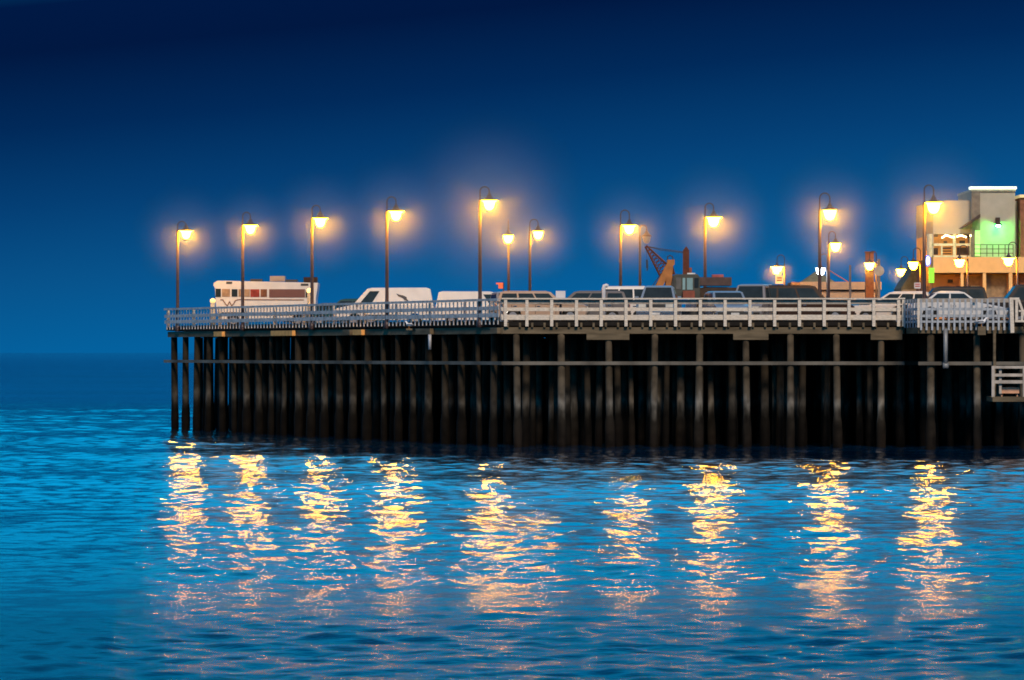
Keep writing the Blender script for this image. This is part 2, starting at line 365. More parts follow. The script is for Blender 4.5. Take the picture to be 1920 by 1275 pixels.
# oblique picket railing
rl2=empty('railing',((A.x+B.x)/2,(A.y+B.y)/2,DECK),0,'long grey picket railing receding along the oblique side of the pier, seen from outside','railing')
e=(B-A).normalized(); Lf=(B-A).length
for (z0,z1,th,m) in ((6.53,6.64,.14,fence_dark),(6.10,6.27,.05,fence_dark),(5.76,5.95,.05,fence_dark)):
    o=off(A,B,.09)
    mb=MB(); mb.bar((A.x+o.x,A.y+o.y,(z0+z1)/2),(B.x+o.x-e.x*.1,B.y+o.y-e.y*.1,(z0+z1)/2),th,z1-z0); rp(mb,'rail',m,rl2)
for i in range(99):
    s=.2+i*(Lf-.5)/98; p=A+e*s+off(A,B,.035)
    mb=MB(); mb.bar((p.x,p.y,5.42),(p.x,p.y,6.52),.04,.065,(e.x,e.y,0)); rp(mb,'picket',pick_paint,rl2)
for i in range(12):
    s=.1+i*(Lf-.3)/11; p=A+e*s+off(A,B,-.1)
    mb=MB(); mb.bar((p.x,p.y,5.56),(p.x,p.y,6.525),.12,.12,(e.x,e.y,0)); rp(mb,'post',fence_dark,rl2)
# lattice railing on the bump-out
rl3=empty('railing',(C2.x,C2.y,DECK),0,'blue grey picket railing with close-set pickets around the projecting bay','railing')
def Yp(px,py): return P(px,py,176.4)
Yb=176.4
for (ya,yb) in ((559.5,567),(577,582),(590,594.5),(601,605)):
    mb=MB(); mb.box(PX(1722,Yb),PX(1893,Yb),Yb+.02,Yb+.06,PZ(yb,Yb),PZ(ya,Yb)); 
    p=C1; q=Vector((PX(1722,Yb),Yb)); mb.bar((p.x,p.y-.1,(PZ(ya,Yb)+PZ(yb,Yb))/2),(q.x-.02,q.y+.05,(PZ(ya,Yb)+PZ(yb,Yb))/2),.04,PZ(ya,Yb)-PZ(yb,Yb)); rp(mb,'rail',fence_cap if ya<560 else fence_blue,rl3)
for i in range(17):
    x=1727+i*10.4; X=PX(x,Yb); mb=MB(); mb.box(X-.045,X+.045,Yb-.03,Yb+.018,PZ(619,Yb),PZ(561,Yb)); rp(mb,'picket',fence_blue,rl3)
for i in range(5):
    p=C1+(C2-C1)*((i+.5)/5)+off(C1,C2,.05); mb=MB(); mb.bar((p.x,p.y,5.25),(p.x,p.y,6.55),.05,.09,((C2-C1).normalized().x,(C2-C1).normalized().y,0)); rp(mb,'picket',fence_blue,rl3)
for x in (1722,):
    X=PX(x,Yb); mb=MB(); mb.box(X-.05,X+.05,Yb-.06,Yb+.06,5.25,6.56); rp(mb,'post',fence_white,rl3)
# gangway rail at the right
gw=empty('gangway_railing',(PX(1900,176),176,DECK),0,'orange-lit white handrail with sloping brace at the head of the gangway','railing')
Yg=175.9
def gb(a,b,w,nm,m=fence_white):
    mb=MB(); mb.bar(P(*a,Yg),P(*b,Yg),w,w,(0,1,0)); return rp(mb,nm,m,gw)
gb((1898,624),(1896,559),.17,'post'); gb((1906,600),(1906,562),.12,'post'); gb((1893,560),(1911,560),.1,'rail')
gb((1910,562),(1925,604),.1,'brace'); gb((1903,602),(1960,602),.1,'rail'); gb((1916,600),(1916,585),.08,'post'); gb((1910,583),(1960,583),.08,'rail')
# small landing platform
pf=empty('landing_stage',P(1890,752,174.5),0,'small landing stage with pale three-rail guard hung on the pier at the right edge','platform')
def pfb(x0,x1,y0,y1,nm,m,ya=174.5,d=.12):
    mb=MB(); mb.box(PX(x0,ya),PX(x1,ya),ya,ya+d,PZ(y1,ya),PZ(y0,ya)); return rp(mb,nm,m,pf)
pale=mat('pale_landing_paint',(.42,.38,.33),.7,var=.25); 
for x0,x1 in ((1859.5,1865),(1918,1924),(1958,1963)): pfb(x0,x1,686,745,'post',pale)
pfb(1873.5,1878,689,738,'post',pale,174.65,.08)
for y0,y1 in ((686,691),(700.5,706),(713,719)): pfb(1865.2,1957.8,y0,y1,'rail',pale,174.53,.06)
mb=MB(); mb.box(PX(1858,175),PX(1975,175),174.4,176.6,PZ(753,174.5),PZ(744,174.5)); rp(mb,'floor_boards',wood_beam,pf)
for x in (1866,1955): 
    mb=MB(); mb.tube([(PX(x,176),176.3,PZ(750,175)),(PX(x,176),176.3,5.0)],.07,8); rp(mb,'hanger',wood_beam,pf)
fd=MB(); fd.box(PX(1877,174.9),PX(1911,174.9),174.9,175.5,PZ(737.5,175),PZ(726.5,175)); 
for x in (1879,1908): fd.box(PX(x-1,174.9),PX(x+1,174.9),175.,175.4,PZ(743.8,174.5),PZ(737.6,175))
o=fd.build('bench',mat('bench_orange_wood',(.62,.33,.2),.6,var=.15)); tag(o,'low orange brown bench on the small landing stage behind its guard rail','bench')

# ------------------------------------------------------------------ street lamps
def globe_material(name,col,s):
    m,t,b=nt(name); N=t.nodes; L=t.links
    b.inputs['Base Color'].default_value=(.8,.8,.75,1); b.inputs['Roughness'].default_value=.3
    b.inputs['Emission Color'].default_value=(*col,1); b.inputs['Emission Strength'].default_value=s; return m
g_sod=globe_material('lit_sodium_globe',(1.,.42,.006),210.)
g_far=globe_material('lit_sodium_globe_far',(1.,.40,.010),170.)
g_wht=globe_material('lit_white_globe',(.75,.9,1.),26.)
g_off=mat('unlit_globe',(.35,.36,.36),.3,var=.1)
HEADS=[]
def lamp(pole_px,head_px,y_top,y_head,Y,label,gm,base=DECK,halo=0.,rad=.3,head_dy=0.,brim=.42):
    X=PX(pole_px,Y); root=empty('street_lamp',(X,Y,base),0,label,'street lamp','hook-armed lamp posts on the pier')
    hx=PX(head_px,Y)-X; zt=PZ(y_top,Y)-base; zh=PZ(y_head,Y)-base
    r=.075; za=zh+.2
    mb=MB(); mb.lathe((0,0,0),[(.17,0),(.17,.25),(.12,.32),(r*1.25,.5),(r*1.15,zh*.5),(r,zh+.15)],12); mb.build('pole',pole_mat,root,smooth=True)
    d=Vector((hx,head_dy)); D2=d.length; u=d/D2; R=D2/2; zc=zt-R
    pts=[(0,0,zh+.1),(0,0,zc)]+[(u.x*(R-R*math.cos(a)),u.y*(R-R*math.cos(a)),zc+R*math.sin(a)) for a in np.linspace(.2,math.pi,10)]+[(d.x,d.y,zh+.42)]
    mb=MB(); mb.tube(pts,.035,8); mb.build('arm',pole_mat,root,smooth=True)
    mb=MB(); mb.lathe((d.x,d.y,zh),[(brim,.125),(brim*.98,.15),(.26,.20),(.15,.3),(.08,.42),(.05,.5)],20); cp=mb.build('cap',cap_mat,root,smooth=True)
    k=rad/.3
    mb=MB(); mb.lathe((d.x,d.y,zh),[(.02,-.36*k),(.12*k,-.34*k),(.2*k,-.26*k),(.25*k,-.14*k),(.27*k,-.02),(.30*k,.06),(brim*.95 if brim>.36 else rad,.115)],18); mb.build('globe',gm,root,smooth=True)
    if halo: HEADS.append((X+d.x,Y+d.y,base+zh-.05,halo))
    return root
Yl=[221.5,211.5,202.,192.5,181.6]
tall=[(333,349,415,437),(455,469.5,398,427),(585,600.5,385,414),(725.5,742.5,369,401),(900,917.5,350,381)]
lab=['tall lit lamp post at the far outer corner of the pier, leftmost of all','tall lit lamp post in front of the middle of the white motorhome','tall lit lamp post in front of the rear of the white motorhome','tall lit lamp post in front of the white panel van','tallest brightest lamp post, just left of where the plain white railing begins']
for i,(a,b,yt,yh) in enumerate(tall):
    p=on_edge(a)+off(A,B,.16); lamp(a,b,yt,yh,p.y,lab[i],g_sod,halo=[1.,.8,1.,1.1,2.1][i],base=DECK-.25,rad=.28,brim=.43)
lamp(953.5,953,412,446,236,'lit lamp post seen head-on with its globe over its own pole, between two taller ones',g_sod,halo=.8,head_dy=-.9,rad=.3,brim=.34)
lamp(993.5,1009,411,438,227,'lit lamp post rising behind the white railing beside the head-on lamp',g_sod,halo=.9,rad=.28,brim=.33)
lamp(1163.5,1180,394,427,218,'lit lamp post left of the unlit lamp, behind the white minivan roof',g_sod,halo=1.,rad=.3,brim=.46)
lamp(1200,1212.5,422,447,236,'unlit lamp post with a dull grey globe left of the crane truck',g_off,rad=.26,brim=.34)
lamp(1322,1338,381,412,205,'lit lamp post rising behind the crane truck body',g_sod,halo=1.2,rad=.32,brim=.46)
lamp(1537,1556,362,398.5,194.6,'tall lit lamp post directly right of the dark brown off-roader roof',g_sod,halo=1.,rad=.33,brim=.36)
lamp(1733,1750.5,347,385,185,'tall lit lamp post in front of the left end of the restaurant',g_sod,halo=1.2,rad=.33,brim=.46)
lamp(1554,1566.5,434,460,253,'smaller lit lamp post just right of the tall lamp, above the low tented building',g_far,halo=.8,rad=.33,brim=.36)
lamp(1471,1457,478,503,331,'far lit lamp post facing left above a small box sign',g_far,halo=.5,rad=.42,brim=.6,base=DECK)
lamp(1551,1538.5,476,505.5,326,'far lamp post with a white blue globe partly behind the tall pole',g_wht,rad=.4,brim=.42)
lamp(1643,1630.5,471,496,309,'far lit lamp post in front of the orange chimney',g_far,halo=.5,rad=.38,brim=.42)
lamp(1702,1689.5,481,508,333,'farthest lit lamp post, low between the chimney and the restaurant',g_far,halo=.4,rad=.38,brim=.42)
lamp(1726,1712.5,465,495,305,'far lit lamp post just left of the tall pole by the restaurant',g_far,rad=.38,brim=.42)
lamp(1814,1799,460,490,292,'lit lamp post in front of the restaurant colonnade under the lit windows',g_far,rad=.38,brim=.42)
lamp(1907,1891,454,487,288,'lit lamp post at the right edge below the green lit wall',g_far,rad=.38,brim=.56)

# volume spheres added round lit lamp heads to give them halos
def mist_mat():
    m=bpy.data.materials.new('lamp_mist'); m.use_nodes=True; t=m.node_tree; N=t.nodes; L=t.links
    N.remove(N['Principled BSDF']); pv=N.new('ShaderNodeVolumePrincipled'); pv.inputs['Color'].default_value=(.9,.95,1,1); pv.inputs['Anisotropy'].default_value=.0
    tc=N.new('ShaderNodeTexCoord'); ln=N.new('ShaderNodeVectorMath'); ln.operation='LENGTH'; L.new(tc.outputs['Object'],ln.inputs[0])
    mr=N.new('ShaderNodeMapRange'); mr.interpolation_type='SMOOTHSTEP'; mr.inputs[1].default_value=0; mr.inputs[2].default_value=1.; mr.inputs[3].default_value=1.; mr.inputs[4].default_value=0.
    L.new(ln.outputs['Value'],mr.inputs[0]); pw=N.new('ShaderNodeMath'); pw.operation='POWER'; pw.inputs[1].default_value=2.6; L.new(mr.outputs[0],pw.inputs[0]); ml=N.new('ShaderNodeMath'); ml.operation='MULTIPLY'; ml.inputs[1].default_value=.07; L.new(pw.outputs[0],ml.inputs[0]); L.new(ml.outputs[0],pv.inputs['Density']); L.new(pv.outputs[0],N['Material Output'].inputs['Volume']); return m
MIST=True
if MIST:
    mm=mist_mat(); import bmesh
    me=bpy.data.meshes.new('halo_mist'); b=bmesh.new(); bmesh.ops.create_icosphere(b,subdivisions=3,radius=1.); b.to_mesh(me); b.free(); me.materials.append(mm)
    for x,y,z,h in HEADS:
        o=bpy.data.objects.new('halo_mist',me); C.objects.link(o); o.location=(x,y,z); s=3.9*h**.55; o.scale=(s,s,s)
        tag(o,'thin volume sphere added round a lit lamp head for its halo',None,None,'stuff')

# ------------------------------------------------------------------ vehicles
def paint(name,c,r=.3,v=.06): dk_=max(c)<.15; return mat('paint_'+name,c,.5 if dk_ else r,var=v,scale=2,coat=0. if dk_ else .4)
for g_ in (glass_d,): g_.node_tree.nodes['Principled BSDF'].inputs['Specular IOR Level'].default_value=.25
def lerp(a,b,t): return tuple(a[i]+(b[i]-a[i])*t for i in range(3))
KINDS={ # L, W, body outline, greenhouse base x (rear,front) and top x, belt z, roof z
 'sedan':dict(L=4.6,W=1.78,belt=.92,roof=1.43,gb=(-1.75,.95),gt=(-1.05,.25),nose=.68,tail=.88),
 'suv':dict(L=4.7,W=1.85,belt=1.05,roof=1.78,gb=(-2.2,1.05),gt=(-2.0,.45),nose=.9,tail=1.04),
 'wagon':dict(L=4.7,W=1.8,belt=.98,roof=1.6,gb=(-2.2,1.1),gt=(-1.85,.35),nose=.8,tail=.97),
 'van':dict(L=5.5,W=2.0,belt=1.18,roof=2.12,gb=(-2.68,1.75),gt=(-2.5,.95),nose=1.0,tail=1.17),
 'pickup':dict(L=5.3,W=1.9,belt=1.1,roof=1.8,gb=(-.6,1.05),gt=(-.45,.45),nose=.98,tail=1.08),
}
def car(kind,px,Y,heading,col,label,cat='car',name=None,scale=1.,glass=glass_d,headon=False,rack=False,over=None,roofm=None,sideglass=True):
    K=dict(KINDS[kind]); 
    if over: K.update(over)
    Lh=K['L']/2; Wh=K['W']/2; bz=K['belt']; rz=K['roof']
    root=empty(name or ('pickup_truck' if kind=='pickup' else 'parked_van' if kind=='van' else 'parked_car'),(PX(px,Y),Y,DECK+.004),heading,label,cat,'vehicles parked on the pier'); root.scale=(scale,)*3
    gb0,gb1=K['gb']; gt0,gt1=K['gt']
    # body with wheel arches cut as a stepped lower outline
    wx=Lh*.62
    def arch(cx): return [(cx+.40*math.cos(a),.33+.40*math.sin(a)) for a in np.linspace(math.pi,0,7)]
    low=[(-Lh+.06,.3)]+arch(-wx)+arch(wx)+[(Lh-.06,.3)]
    up=[(Lh,.5),(Lh-.03,K['nose']-.08),(Lh-.2,K['nose']),(gb1+.05,bz-.02),(gb0-.02 if kind!='pickup' else gb0,bz)]
    up+= [(-Lh+.12,K['tail']),(-Lh,K['tail']-.15),(-Lh,.5)]
    mb=MB(); mb.prism(low+up,-Wh,Wh,.035,.1); mb.build('body',col,root)
    # greenhouse
    wb=Wh-.07; wt=Wh-(.2 if kind=='van' else .26 if rz-bz>.64 else .17)
    def gp(x,y,z): return (x,y,z)
    v=[gp(gb0,-wb,bz-.03),gp(gb1,-wb,bz-.03),gp(gb1,wb,bz-.03),gp(gb0,wb,bz-.03),gp(gt0,-wt,rz-.07),gp(gt1,-wt,rz-.07),gp(gt1,wt,rz-.07),gp(gt0,wt,rz-.07),
       gp(gt0+.22,-wt+.12,rz),gp(gt1-.25,-wt+.12,rz-.01),gp(gt1-.25,wt-.12,rz-.01),gp(gt0+.22,wt-.12,rz)]
    mb=MB(); mb.add(v,[(0,3,2,1),(0,1,5,4),(1,2,6,5),(2,3,7,6),(3,0,4,7),(4,5,9,8),(5,6,10,9),(6,7,11,10),(7,4,8,11),(8,9,10,11)]); mb.build('roof',roofm or col,root)
    def pane(a,b,c,d,u0,u1,v0,v1,nm):   # bilinear sub-quad of face
        def q(u,w): return Vector(lerp(lerp(a,b,u),lerp(d,c,u),w))
        m=MB(); m.quad(q(u0,v0),q(u1,v0),q(u1,v1),q(u0,v1),.012); return m.build(nm,glass,root)
    pane(v[1],v[2],v[6],v[5],.07,.93,.1,.94,'windscreen')
    if kind!='van' or over: pane(v[3],v[0],v[4],v[7],.1,.9,.2,.9,'rear_window')
    for s in (0,1):
        a,b,c,d=(v[0],v[1],v[5],v[4]) if s==0 else (v[2],v[3],v[7],v[6])
        if kind=='van' and not over:
            r=(.78,.93) if s==0 else (.07,.22); pane(a,b,c,d,*r,.12,.86,'side_window')
        else:
            for u0,u1 in (((.05,.32),(.35,.62),(.65,.93)) if kind in('suv','van') else ((.08,.46),(.5,.93))):
                if s==1: u0,u1=1-u1,1-u0
                pane(a,b,c,d,u0,u1,.14,.88,'side_window')
    for sx in (-1,1):
        for sy in (-1,1):
            y=sy*(Wh-.11); mb=MB(); mb.tube([(sx*wx,y-.11,.33),(sx*wx,y+.11,.33)],.33,18); w=mb.build('wheel',rubber,root)
            mb=MB(); mb.tube([(sx*wx,y+sy*.10,.33),(sx*wx,y+sy*.125,.33)],.2,14); mb.build('rim',rimm,w)
    nz=K['nose']
    for s in (-1,1):
        mb=MB(); mb.box(Lh-.1,Lh+.012,s*(Wh-.3)-.17,s*(Wh-.3)+.17,nz-.27,nz-.11)
        mb.build('headlight',(mat('lit_headlamp',(.8,.8,.8),.2,emit=(1,.97,.85),es=14.) if headon else headl),root)
        mb=MB(); mb.box(-Lh-.012,-Lh+.1,s*(Wh-.2)-.11,s*(Wh-.2)+.11,K['tail']-.38,K['tail']-.12); mb.build('tail_light',taill,root)
        mb=MB(); mb.box(gb1-.32,gb1-.2,s*(Wh+.0),s*(Wh+.17),bz+.0,bz+.17) if s>0 else mb.box(gb1-.32,gb1-.2,-(Wh+.17),-Wh,bz,bz+.17); mb.build('mirror',col,root)
    mb=MB(); mb.box(Lh-.05,Lh+.008,-.45,.45,nz-.3,nz-.1); mb.build('grille',plastic,root)
    mb=MB(); mb.box(Lh+.061,Lh+.075,-.2,.2,.36,.46); mb.build('number_plate',white_plate,root)
    mb=MB(); mb.box(-Lh-.075,-Lh-.061,-.2,.2,.4,.5); mb.build('number_plate',white_plate,root)
    for s in (-1,1):
        mb=MB()
        for xd in ((gb1-.35,gb1-1.35,gb0+.75) if kind!='van' else (gb1-.25,gb1-1.2,-.4)): mb.box(xd-.012,xd+.012,min(s*Wh,s*(Wh+.004)),max(s*Wh,s*(Wh+.004)),.42,bz-.1)
        mb.box(-wx+.5,wx-.5,min(s*Wh,s*(Wh+.02)),max(s*Wh,s*(Wh+.02)),.58,.63)
        mb.build('door_seam',plastic,root)
        for xd in ((gb1-1.25,gb0+.85) if kind!='van' else (gb1-1.1,)):
            mb=MB(); mb.box(xd-.02,xd+.14,min(s*Wh,s*(Wh+.03)),max(s*Wh,s*(Wh+.03)),bz-.19,bz-.155); mb.build('door_handle',chrome,root)
    mb=MB(); mb.box(Lh-.06,Lh+.06,-Wh+.08,Wh-.08,.32,.5); mb.build('bumper',chrome if kind=='pickup' else plastic,root)
    mb=MB(); mb.box(-Lh-.06,-Lh+.06,-Wh+.08,Wh-.08,.34,.52); mb.build('bumper',plastic,root)
    if rack:
        mb=MB()
        for s in (-1,1): mb.tube([(gt0+.25,s*(wt-.2),rz+.06),(gt1-.2,s*(wt-.2),rz+.06)],.025,6)
        mb.build('roof_rack',plastic,root)
    return root
WHT=paint('white',(.62,.60,.57),.35); SIL=paint('silver',(.2,.2,.21)); BLK=paint('black',(.02,.02,.022)); BRN=paint('brown',(.03,.016,.012)); BLU=paint('blue',(.03,.08,.2)); TEA=paint('teal',(.015,.06,.07)); GRY=paint('grey',(.12,.12,.13)); CRM=paint('cream',(.34,.26,.2)); PUR=paint('plum',(.09,.07,.09)); SBL=paint('slate',(.16,.22,.3))
for m_ in (BLK,BRN,GRY,TEA,PUR): m_.node_tree.nodes['Principled BSDF'].inputs['Specular IOR Level'].default_value=.15
PI=math.pi
white_plate=mat('number_plate_white',(.6,.6,.58),.4)
van=car('van',722,212,PI,WHT,'white panel van facing left with a dark bird emblem on its side',cat='van')
# dark bird emblem on the side that faces the camera (local +y after turning by pi)
mb=MB(); bd=[(0,0),(.1,.03),(.2,.16),(.33,.28),(.48,.4),(.5,.5),(.42,.62),(.36,.7),(.44,.52),(.28,.46),(.16,.34),(.1,.2)]
bird=[(-.75-.0+ (x*1.15)-.6,1.35+z*.62) for x,z in [(0,0),(.22,.12),(.3,.28),(.52,.46),(.62,.72),(.45,.60),(.3,.56),(.12,.4),(.1,.22)]]
mb.add([(x,1.0-.07-.13*((z-1.15)/.9)+.012,z) for x,z in bird]+[(x,1.0-.07-.13*((z-1.15)/.9)-.02,z) for x,z in bird],[tuple(range(9)),tuple(range(17,8,-1))]+[(i,(i+1)%9,9+(i+1)%9,9+i) for i in range(9)])
mb.build('bird_emblem',mat('emblem_black',(.02,.02,.03),.4),van)
car('sedan',648,219,PI,TEA,'dark teal car half hidden behind the nose of the white panel van',over=dict(roof=1.62,belt=1.0))
car('sedan',612,224,PI*.9,GRY,'grey saloon low between the motorhome and the white panel van')
car('van',898,206,0,WHT,'white van with plain roof behind the pickets left of the tallest lamp',cat='van',scale=.86)
car('wagon',957,192,-PI/2+.12,SIL,'silver car facing the railing with both headlights lit',headon=True)
car('suv',1015,188,0,CRM,'cream wagon with a long dark window strip and orange-lit roof',over=dict(L=4.5,roof=1.56,belt=.98))
car('suv',1093,190,PI,GRY,'dark grey long van behind the white notice board on the railing',over=dict(L=4.6,roof=1.6))
car('suv',1152,194,PI,WHT,'white minivan behind the white vent post',over=dict(roof=1.9,L=4.2,gb=(-1.9,.9),gt=(-1.7,.6)))
car('wagon',1197,199,-PI/2-.15,CRM,'pinkish beige hatchback between the white minivan and the pale blue pickup',over=dict(roof=1.8))
car('pickup',1236,186.5,-PI/2-.1,SBL,'pale blue pickup truck facing the railing below the crane boom',cat='pickup')
car('wagon',1362,187,-PI/2+.12,SBL,'slate blue car nose-on to the railing below the crane truck body',over=dict(roof=1.55))
car('van',1338,197,-PI/2+.2,WHT,'white van behind the slate blue car, only its arched roof edge showing',cat='van',scale=.9)
car('suv',1412,189,-PI/2-.28,SIL,'silver people carrier with big dark windscreen left of the brown off-roader',over=dict(roof=1.92))
car('suv',1502,190,0,BRN,'dark brown off-roader with pale side window, parked side-on',over=dict(L=5.2,roof=1.88,gb=(-2.5,1.3),gt=(-2.15,.65)),rack=False)
car('sedan',1625,202,-PI*.9,GRY,'grey saloon with curved roof beyond the thin sign pole')
car('suv',1678,193,PI*.93,WHT,'white hatchback car in front of the round sign pole, facing left',over=dict(roof=1.62,belt=.95,gb=(-2.1,1.2),gt=(-1.7,.2),L=4.4))
car('suv',1768,192,PI,BLK,'black off-roader in front of the restaurant colonnade',over=dict(L=5.,roof=1.85))
car('sedan',1795,182,0,WHT,'white saloon with arched roofline behind the close-set pickets',over=dict(roof=1.46))
car('suv',1920,189,PI,BLK,'dark off-roader cut by the right edge of the view',over=dict(L=4.9,roof=1.9))
car('sedan',1860,200,PI,GRY,'low dark saloon between the black off-roader and the right-hand off-roader')
# motorhome
mh=empty('motorhome',(PX(500,223),223,DECK+.004),0,'white motorhome with long dark window band, brown stripe and roof boxes','motorhome','vehicles parked on the pier')
s=F/223.
def M(px,py): return ((px-500)/s,(py-0)*-1/s+ (PZ(0,223)-DECK))
def mz(py): return PZ(py,223)-DECK
yf=-1.15
prof=[M(413,600),M(408,575),M(407,560),M(406,541),M(403,536),M(404,531),M(411,527),M(598,531),M(597,541),M(594,560),M(594,600)]
mb=MB(); mb.prism(prof,yf,1.15,.0); mb.build('body',WHT,mh)
def mhb(x0,x1,y0,y1,nm,m,t=.02,ya=None):
    ya=yf if ya is None else ya
    mb=MB(); a=M(x0,0)[0]; b=M(x1,0)[0]; mb.box(a,b,ya-t,ya-.001,mz(y1),mz(y0)); return mb.build(nm,m,mh)
curt=mat('red_curtain',(.28,.05,.04),.8,var=.5,scale=2.5); tan=mat('tan_curtain',(.3,.2,.13),.8,var=.4,scale=2.5); brw=mat('brown_panel',(.13,.055,.05),.4,var=.1)
mhb(407,417,542,557.5,'window',glass_d)
mhb(419,434,542.5,557,'window',tan); mhb(437,448,543,557,'window',glass_d); mhb(450,460,543,557,'window',tan); mhb(461,471,543,557,'window',tan); mhb(472,489,543,557.5,'window',curt)
mhb(491,503,543,557.5,'window',mat('red_green_curtain',(.16,.07,.04),.8,var=.6,scale=3)); mhb(507,574,543,558.5,'side_panel',brw); mhb(575,584,545,558.5,'window',glass_d)
mhb(427,438,529,533,'vent',plastic); mhb(566,580,532.5,536.5,'vent',plastic)
strp=mat('brown_stripe',(.14,.06,.04),.4)
def strip(pts,w,nm='stripe'):
    mb=MB()
    for a,b in zip(pts[:-1],pts[1:]):
        pa=(M(a[0],0)[0],yf-.012,mz(a[1])); pc=(M(b[0],0)[0],yf-.012,mz(b[1])); mb.bar(pa,pc,w,.014,(0,1,0))
    return mb.build(nm,strp,mh)
strip([(416,562.5),(421,563),(425,570),(429,574),(433,566),(437,574),(441,570),(444,564),(450,562.5),(572,563)],.055,'stripe_emblem')
mb=MB(); mb.box(M(507,0)[0],M(535,0)[0],-.5,.5,mz(527.8),mz(518)); mb.box(M(512,0)[0],M(530,0)[0],-.55,-.501,mz(525),mz(521)); mb.build('roof_unit',CRM,mh)
mb=MB(); mb.box(M(536,0)[0],M(558,0)[0],-.3,.3,mz(528.6),mz(524.5)); mb.build('roof_vent',plastic,mh)
mb=MB(); mb.box(M(570,0)[0],M(595,0)[0],-.5,.5,mz(529.8),mz(520)); mb.build('roof_box',BRN,mh)
mb=MB(); mb.box(M(470,0)[0],M(492,0)[0],-.3,.3,mz(527.6),mz(523.5)); mb.build('roof_vent',plastic,mh)
for x in (440,560):
    mb=MB(); cx=M(x,0)[0]; mb.tube([(cx,yf-.04,.38),(cx,yf+.25,.38)],.38,18); w=mb.build('wheel',rubber,mh); mb=MB(); mb.tube([(cx,yf-.06,.38),(cx,yf-.041,.38)],.2,12); mb.build('rim',rimm,w)
mhb(414,594,586,592,'skirt',plastic)
# two stubby bollard lights by the motorhome
for (x,y0,y1,Y,lb,es) in ((399,560,590,217,'short pale bollard with a warm lit top at the nose of the motorhome',3.),(580.5,541,575,205,'pale bollard with an amber lit top in front of the motorhome tail',5.)):
    r=empty('bollard_light',(PX(x,Y),Y,DECK),0,lb,'bollard light','bollard lights by the motorhome')
    zt=PZ(y0,Y)-DECK; mb=MB(); mb.tube([(0,0,0),(0,0,zt-.22)],.13,12); mb.build('post',mat('bollard_paint',(.55,.45,.3),.6),r,smooth=True)
    mb=MB(); mb.lathe((0,0,zt-.22),[(.13,0),(.16,.06),(.15,.17),(.05,.24)],12); mb.build('lens',mat('lit_amber_%d'%es,(.8,.5,.2),.3,emit=(1,.62,.2),es=es*.5),r,smooth=True)

# crane truck
ct=empty('crane_truck',(PX(1290,196),196,DECK+.004),0,'old green grey crane truck with orange A-frame, lattice boom and upright mast','crane truck','vehicles parked on the pier')
s2=196/F
def cx(px): return (px-1290)*s2
def cz(py): return PZ(py,196)-DECK
olive=mat('olive_paint',(.045,.052,.042),.6,var=.2); ora=mat('orange_paint',(.36,.14,.03),.6,var=.25); rus=mat('rust_red_paint',(.2,.05,.025),.6,var=.3); rust2=mat('rust_brown',(.11,.04,.025),.7,var=.3)
cabp=[(cx(1253),cz(561)),(cx(1256),cz(540)),(cx(1261),cz(517)),(cx(1266),cz(515)),(cx(1306),cz(515)),(cx(1311),cz(521)),(cx(1311),cz(561))]
mb=MB(); mb.prism(cabp,-1.1,1.1,.03); mb.build('cab',olive,ct)
def cb(x0,x1,y0,y1,nm,m,ya=-1.13,yb=-1.101):
    mb=MB(); mb.box(cx(x0),cx(x1),ya,yb,cz(y1),cz(y0)); return mb.build(nm,m,ct)
pg=mat('pale_glass',(.2,.34,.36),.1,var=.2)
cb(1266,1275,521,543,'window',mat('dull_glass',(.12,.12,.11),.2)); cb(1278,1283,522,544,'window',pg); cb(1286,1297,522,544,'window',pg); cb(1300,1308,522,540,'window',glass_d)
cb(1260.,1262.5,520,560,'door_seam',plastic)
cb(1287,1302,512.5,515.1,'light_bar',mat('clear_lens',(.7,.75,.75),.1),-.9,-.5)
cb(1278,1300,546,562,'hood',rus,-1.5,-1.131)
cb(1308,1370,520.5,536,'long_box',mat('brown_box_paint',(.06,.035,.03),.6,var=.3),-.9,.9); cb(1335,1356,515,520.4,'bundle',mat('red_bundle',(.3,.09,.09),.7),-.4,.4)
cb(1308,1380,540,575,'chassis_box',mat('dark_brown_box',(.05,.035,.025),.7,var=.3),-1.,1.)
cb(1210,1254,538,543,'front_frame',plastic,-1.,1.); cb(1205,1385,583,592,'chassis',plastic,-.5,.5)
def cbar(a,b,w,h,nm,m,y=0.,y2=None):
    mb=MB(); mb.bar((cx(a[0]),y,cz(a[1])),(cx(b[0]),y if y2 is None else y2,cz(b[1])),w,h,(0,1,0)); return mb.build(nm,m,ct)
for y in (-.55,.55):
    cbar((1233,541),(1258,492),.34,.16,'frame_leg',ora,y); cbar((1252,541),(1256,500),.28,.16,'frame_leg',ora,y*1.01+.02)
cb(1251,1264,487.5,497,'frame_head',ora,-.6,.6); cbar((1258,497),(1263,515),.18,.2,'frame_stay',rust2,.1)
mb=MB(); pts=[(cx(1251.5),0,cz(488)),(cx(1252),0,cz(481)),(cx(1256),0,cz(479)),(cx(1261),0,cz(481)),(cx(1262),0,cz(488))]; mb.tube(pts,.03,6); mb.build('sheave_guard',plastic,ct)
tip=Vector((cx(1211),0,cz(461.5))); root_=Vector((cx(1247),0,cz(509)))
mb=MB(); d=(root_-tip); nrm=Vector((d.z,0,-d.x)).normalized()
ch=[]
for sy in (-1,1):
    for sn in (-1,1):
        a=tip+nrm*sn*.04+Vector((0,sy*.05,0)); b=root_+nrm*sn*.33+Vector((0,sy*.3,0)); mb.tube([a,b],.045,6); ch.append((a,b))
